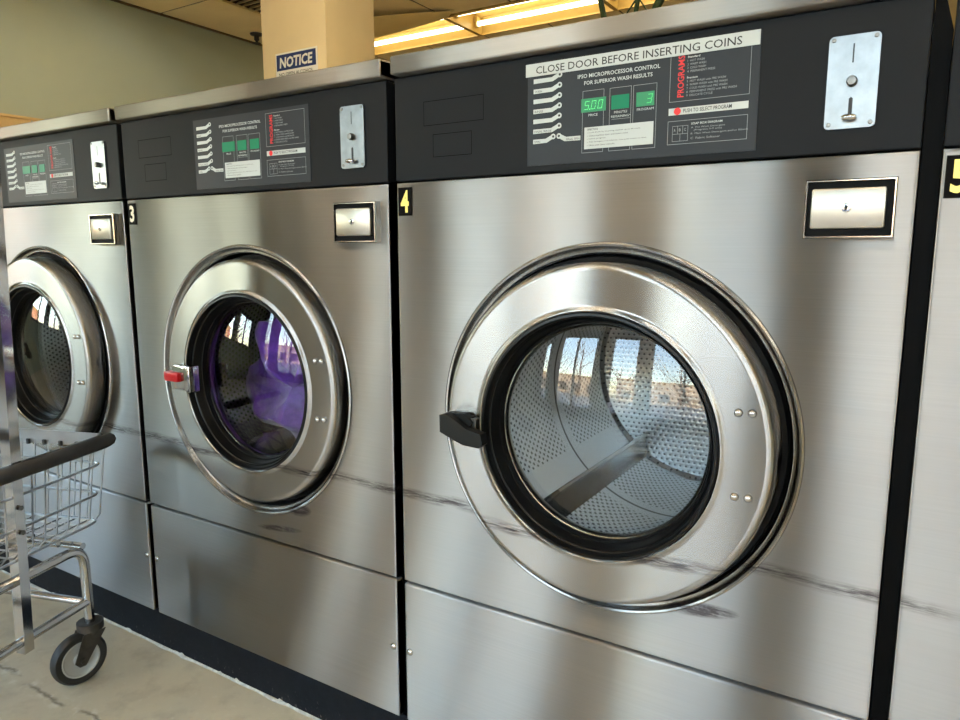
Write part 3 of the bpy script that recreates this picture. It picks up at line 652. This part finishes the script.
# purple washing inside number 3
def laundry():
    mb = MB(); nu, nv = 56, 30; vs = []
    for j in range(nv+1):
        for i in range(nu):
            a = 2*PI*i/nu; b = -PI/2+PI*j/nv
            rr = 1+.10*math.sin(5*a+3*b)+.07*math.sin(9*a-4*b+1)+.05*math.sin(13*b+2*a)
            cb_ = max(0, math.cos(b))**.35; sb_ = math.copysign(abs(math.sin(b))**.8, b)
            x = .232*rr*cb_*math.cos(a); y = .225*sb_*(1+.12*math.sin(4*a+6*b)); z = .215*rr*cb_*math.sin(a)
            x += .01; z += -.03
            q = math.hypot(x, z)
            if q > .205: x *= .205/q; z *= .205/q
            vs.append((x, y, z))
    mb.add(vs, [(j*nu+i, (j+1)*nu+i, (j+1)*nu+(i+1) % nu, j*nu+(i+1) % nu) for j in range(nv) for i in range(nu)])
    return mb
la = part('laundry_bundle', laundry(), PURPLE, None, (-PITCH+DC[0], .365, DC[1])); tag(la, 'bundle of purple fabric behind the door of washer number 3', 'laundry')

# ------------------------------------------------------------------ wire laundry cart
ct = empty('laundry_cart', (-1.15, -.35, 0), 'chrome wire laundry cart with black bumper in front of the washers', 'cart')
O = Vector((-1.15, -.35, 0))
def CP(name, mb, mat, parent=None, **kw):
    mb.v = [tuple(Vector(v)-O) for v in mb.v]; return part(name, mb, mat, parent or ct, **kw)
e = Vector((.31, -.951, 0)); l = Vector((-.957, -.290, 0))
RC = Vector((-.837, -.092, 0)); ZR = .59; EW = .486; LEN = .72
FA = Vector((-.846, -.162, 0)); FW = .335; FL = .62
def ringpts(c, w, ln, z, rad, tp=.0, n=5):
    cs = [c, c+l*ln+e*tp, c+l*ln+e*(w-tp), c+e*w]; out = []
    for i, q in enumerate(cs):
        a = (cs[i-1]-q).normalized(); b = (cs[(i+1) % 4]-q).normalized()
        for k in range(n+1):
            s = k/n; p0 = q+a*rad; p2 = q+b*rad; pt = p0*(1-s)**2+q*2*s*(1-s)+p2*s*s; out.append((pt.x, pt.y, z))
    return out
# rim: galvanised channel with black bumper outside
rim = ringpts(RC, EW, LEN, ZR, .02, .03)
def strip(pts, z0, z1, t):
    mb = MB(); n = len(pts); c = sum((Vector(p) for p in pts), Vector())/n; vs = []
    for p in pts:
        q = Vector(p); dv = (c-q); dv.z = 0; dv.normalize(); i = q+dv*t
        vs += [(q.x, q.y, z0), (q.x, q.y, z1), (i.x, i.y, z1), (i.x, i.y, z0)]
    return mb.add(vs, [(a*4+j, ((a+1) % n)*4+j, ((a+1) % n)*4+(j+1) % 4, a*4+(j+1) % 4) for a in range(n) for j in range(4)])
CP('rim_channel', strip(rim, ZR-.022, ZR+.012, .004), GALV)
mb = MB()
for i in range(15):
    q = RC+l*(.03+.047*i)+e*(.006+.03*i/15); mb.tube([(q.x, q.y, ZR-.024), (q.x, q.y, ZR-.012)], .005, 6)
CP('rim_cleats', mb, RUBBER_DULL, kind='stuff')
bump = MB(); n4 = len(rim)
# bumper runs along the end and the two long sides of the rim
end = [RC-e*.004+l*.012, RC-e*.006-l*.006, RC+e*.01-l*.009, RC+e*(EW-.01)-l*.009, RC+e*(EW+.006)-l*.006, RC+e*(EW+.004)+l*.012]
bump.tube([(q.x, q.y, ZR-.004) for q in end], .0165, 10)
CP('bumper', bump, RUBBER_DULL, label='black rubber bumper')
# basket hoops and wires
def level(z):
    s = (ZR-z)/.21
    return RC+e*(.018*s)+l*(.018*s), EW-.036*s, LEN-.036*s
for z in (.530, .457, .388):
    c, w, ln = level(z); CP('hoop_wire', MB().tube(ringpts(c, w, ln, z, .03, .03), .0030, 6, True), GALV)
mb = MB(); zb = .383; ct_, wt, lt = level(ZR-.02); cb, wb, lb = level(zb)
nw, nl = 14, 18
for i in range(nw+1):
    s = i/nw; a = ct_+e*wt*s; b = cb+e*wb*s; c2 = cb+e*(wb*s*.92+.015)+l*lb; d2 = ct_+l*lt+e*(wt*s*.88+.028)
    mb.tube([(a.x, a.y, ZR-.012), (b.x, b.y, zb+.02), (b.x+l.x*.02, b.y+l.y*.02, zb), (c2.x, c2.y, zb), (d2.x, d2.y, ZR-.012)], .0021, 5)
for i in range(1, nl):
    s = i/nl; a = ct_+l*lt*s+e*.03*s; b = cb+l*lb*s+e*.03*s; c2 = cb+l*lb*s+e*(wb-.03*s); d2 = ct_+l*lt*s+e*(wt-.03*s)
    mb.tube([(a.x, a.y, ZR-.012), (b.x, b.y, zb), (c2.x, c2.y, zb), (d2.x, d2.y, ZR-.012)], .0021, 5)
CP('basket_wires', mb, GALV, kind='stuff')
# tubular frame
def arc(p0, p1, p2, n=6): return [p0*(1-k/n)**2+p1*2*(k/n)*(1-k/n)+p2*(k/n)**2 for k in range(n+1)]
zt, zl = .338, .198
A0 = FA; A1 = FA+e*FW; B0 = FA+l*FL; B1 = FA+e*FW+l*FL
def up(v, z): return Vector((v.x, v.y, z))
for a, b in ((A0, A1), (B0, B1)):
    dv = (b-a).normalized()
    pts = [up(a, .135)] + arc(up(a, zt-.05), up(a, zt), up(a+dv*.05, zt)) + arc(up(b-dv*.05, zt), up(b, zt), up(b, zt-.05)) + [up(b, .135)]
    CP('end_frame', MB().tube(pts, .0115, 10), CHROME)
    CP('end_rail', MB().tube([up(a, zl), up(b, zl)], .0105, 10), CHROME)
for a, b in ((A0, B0), (A1, B1)): CP('side_rail', MB().tube([up(a, zl-.004), up(b, zl-.004)], .0095, 10), CHROME)
for a, b in ((A0, B0), (A1, B1)): CP('basket_support', MB().tube([up(a+e*.0, zt+.0), up(b, zt)], .009, 8), CHROME)
c, w, ln = level(.43)
for f in (.12, .88):
    q = A0+e*FW*f+l*.03; q2 = B0+e*FW*f-l*.03; CP('basket_bearer', MB().tube([up(q, zt+.018), up(q2, zt+.018)], .007, 8), CHROME)
for f in (.2, .8):
    q = A0+e*.02+l*FL*f; q2 = A1-e*.02+l*FL*f; CP('basket_bracket', MB().tube([up(q, zt+.010), up(q, zb-.002), up(q2, zb-.002), up(q2, zt+.010)], .004, 6), CHROME)
# hanging pole of square tube
def sqbar(p0, p1, wx, wy):
    mb = MB(); vs = []
    for p in (p0, p1):
        for a, b in ((-1, -1), (1, -1), (1, 1), (-1, 1)): q = Vector(p)+e*a*wx/2-l*b*wy/2; vs.append(q)
    return mb.add(vs, [(0, 1, 5, 4), (1, 2, 6, 5), (2, 3, 7, 6), (3, 0, 4, 7), (3, 2, 1, 0), (4, 5, 6, 7)])
pb = Vector((-.792, -.333, .172)); pt = Vector((-.705, -.330, 1.62)); pm = Vector((-.752, -.322, .59))
CP('hanging_pole', sqbar(pb, pt, .024, .024), CHROME)
for z in (.45, .505): 
    q = pb.lerp(pt, (z-.172)/1.448); CP('pole_bolt', MB().tube([q-l*.014, q-l*.018], .005, 10), DULL)
CP('hanging_bar', MB().tube([pt-e*.25, pt+e*.25], .011, 10), CHROME)
# casters
for i, q in enumerate((A0, A1, B0, B1)):
    wdv = Vector((-.10, -.99, 0)).normalized() if i == 0 else Vector((.2, -.98, 0)).normalized()
    sd = Vector((wdv.y, -wdv.x, 0)); hub = q+wdv*.032
    rt = .0635
    k = CP('caster', MB().tube([up(q, .128), up(q, .146)], .030, 16).tube([up(q, .120), up(q, .129)], .024, 16), CASTER)
    def yoke(s):
        mb = MB(); b = []
        for dx, z in ((-.026, .125), (.026, .125), (.050, .062), (.040, .050), (.026, .050)):
            b.append(q+wdv*(dx)+Vector((0, 0, z)))
        vs = [v+sd*(s*.020) for v in b]+[v+sd*(s*.0225) for v in b]; n = 5
        return mb.add(vs, [tuple(range(n)), tuple(range(2*n-1, n-1, -1))]+[(a, a+n, (a+1) % n+n, (a+1) % n) for a in range(n)])
    for s in (-1, 1): CP('fork', yoke(s), CASTER, k)
    def wheel(prof):
        mb = MB().lathe(prof, 36); out = []
        for x, y, z in mb.v: v = hub+wdv*x+sd*y+Vector((0, 0, z+rt)); out.append(v)
        mb.v = out; return mb
    CP('tyre', wheel([(.044, -.012), (.050, -.0145), (.058, -.0135), (.0625, -.008), (.0635, 0), (.0625, .008), (.058, .0135), (.050, .0145), (.044, .012)]), TYRE, k)
    CP('wheel_hub', wheel([(.0, -.0105), (.012, -.0105), (.016, -.007), (.036, -.0085), (.041, -.0125), (.046, -.0120), (.046, .0120), (.041, .0125), (.036, .0085), (.016, .007), (.0, .0105)]), HUB, k)
    CP('axle_nut', MB().tube([up(hub, rt)-sd*.027, up(hub, rt)+sd*.027], .007, 6), CASTER, k)

# ------------------------------------------------------------------ plant on top of washer 4
pp = empty('potted_plant', (.245, .50, 1.3705), 'potted plant with tall bare green stems standing on washer number 4', 'plant')
part('pot', lz([(.0, .0), (.045, .0), (.060, .095), (.066, .097), (.066, .115), (.056, .115), (.054, .10), (.0, .10)], 28), POTM, pp)
for pts, rr in (([(-.040, 0, .10), (-.062, 0, .165), (-.078, 0, .23), (-.10, .01, .45)], .0065), ([(.0, 0, .10), (.010, 0, .17), (.020, 0, .24), (.03, .0, .48)], .0055), ([(.035, 0, .10), (.055, 0, .17), (.085, 0, .22), (.13, .0, .42)], .0095), ([(-.01, .01, .10), (-.018, .01, .165), (.006, .01, .195), (.03, .01, .28)], .0022), ([(.03, .01, .10), (.032, .01, .165), (.008, .01, .20), (-.02, .01, .29)], .0018)):
    st = part('stem', MB().tube(pts, rr, 8, rads=[rr*1.1, rr, rr*.9, rr*.5]), LEAF, pp)
    tip = Vector(pts[-1])
    for k in range(4 if rr > .004 else 1):
        a = k*PI/2+rr*300; dv = Vector((math.cos(a), math.sin(a), .5)); sd = Vector((-math.sin(a), math.cos(a), 0)); L_ = .14; vs = []
        for i in range(6):
            s = i/5; c2 = tip+dv*L_*s-Vector((0, 0, .10*s*s)); hw = .022*math.sin(PI*min(.97, .12+.85*s)); vs += [c2-sd*hw, c2+Vector((0, 0, -.004)), c2+sd*hw]
        part('leaf', MB().add(vs, [(i*3+j, i*3+j+1, (i+1)*3+j+1, (i+1)*3+j) for i in range(5) for j in range(2)]), LEAF, st)

# ------------------------------------------------------------------ outside the storefront (seen only mirrored in steel and glass)
struct('parking_lot', MB().box(-60, 60, -70, YS-.3, -.25, -.06).box(-60, XW-.25, YS-.3, 25, -.25, -.06), ASPHALT)
def building(x0, x1, y, h, mat, label):
    t = empty('shop_building', ((x0+x1)/2, y, -.06), label, 'building'); hx = (x1-x0)/2
    part('wall', MB().box(-hx, hx, -8, 0, 0, h), mat, t); part('parapet', MB().box(-hx-.15, hx+.15, -8.15, .15, h, h+.3), BACKM, t)
    n = int((x1-x0)/4)
    for i in range(n):
        xm = -hx+(i+.5)*(x1-x0)/n; part('window', MB().box(xm-1.2, xm+1.2, .0, .05, .7, 2.6), FRAMEM, t)
building(-34, -12, -34, 4.2, BRICKM, 'low brick shop building across the parking lot'); building(-9, 14, -38, 5.0, BRICKM, 'taller brick building across the parking lot'); building(17, 40, -34, 4.0, BACKM, 'tan rendered building across the parking lot')
def tree(x, y, h, label):
    t = empty('bare_tree', (x, y, -.06), label, 'tree', 'bare trees by the parking lot'); rnd = random.Random(int(x*7+y))
    part('trunk', MB().tube([(0, 0, 0), (.1, 0, h*.3), (.0, .1, h*.6), (.1, 0, h)], .2, 8, rads=[.24, .18, .11, .03]), BARK, t)
    for k in range(11):
        z = h*(.28+.6*rnd.random()); a = rnd.random()*6.28; ln = (h-z)*.75+.6; p1 = Vector((0, 0, z)); p2 = p1+Vector((math.cos(a)*ln*.6, math.sin(a)*ln*.6, ln*.35)); p3 = p1+Vector((math.cos(a+.2)*ln, math.sin(a+.2)*ln, ln*.9))
        br = MB().tube([p1, p2, p3], .06, 5, rads=[.07, .045, .015])
        for m in range(5):
            s = p2.lerp(p3, rnd.random()); b = a+rnd.uniform(-1.2, 1.2); br.tube([s, s+Vector((math.cos(b), math.sin(b), .8))*ln*.35], .015, 4, rads=[.02, .006])
        part('branch', br, BARK, t)
tree(-11.5, -22, 8.0, 'bare brown tree between the two brick buildings'); tree(-5.5, -26, 6.0, 'smallest bare brown tree before the taller brick building'); tree(4, -24, 8.5, 'large bare brown tree before the taller brick building'); tree(-20, -25, 9, 'tallest bare brown tree before the low brick building')
tree(-22, -14, 8, 'bare brown tree beside the brown house'); tree(-20, -6, 7.5, 'bare brown tree in front of the brown house')
building(-46, -34, -9, 4.5, BRICKM, 'brown brick house at the side of the parking lot')
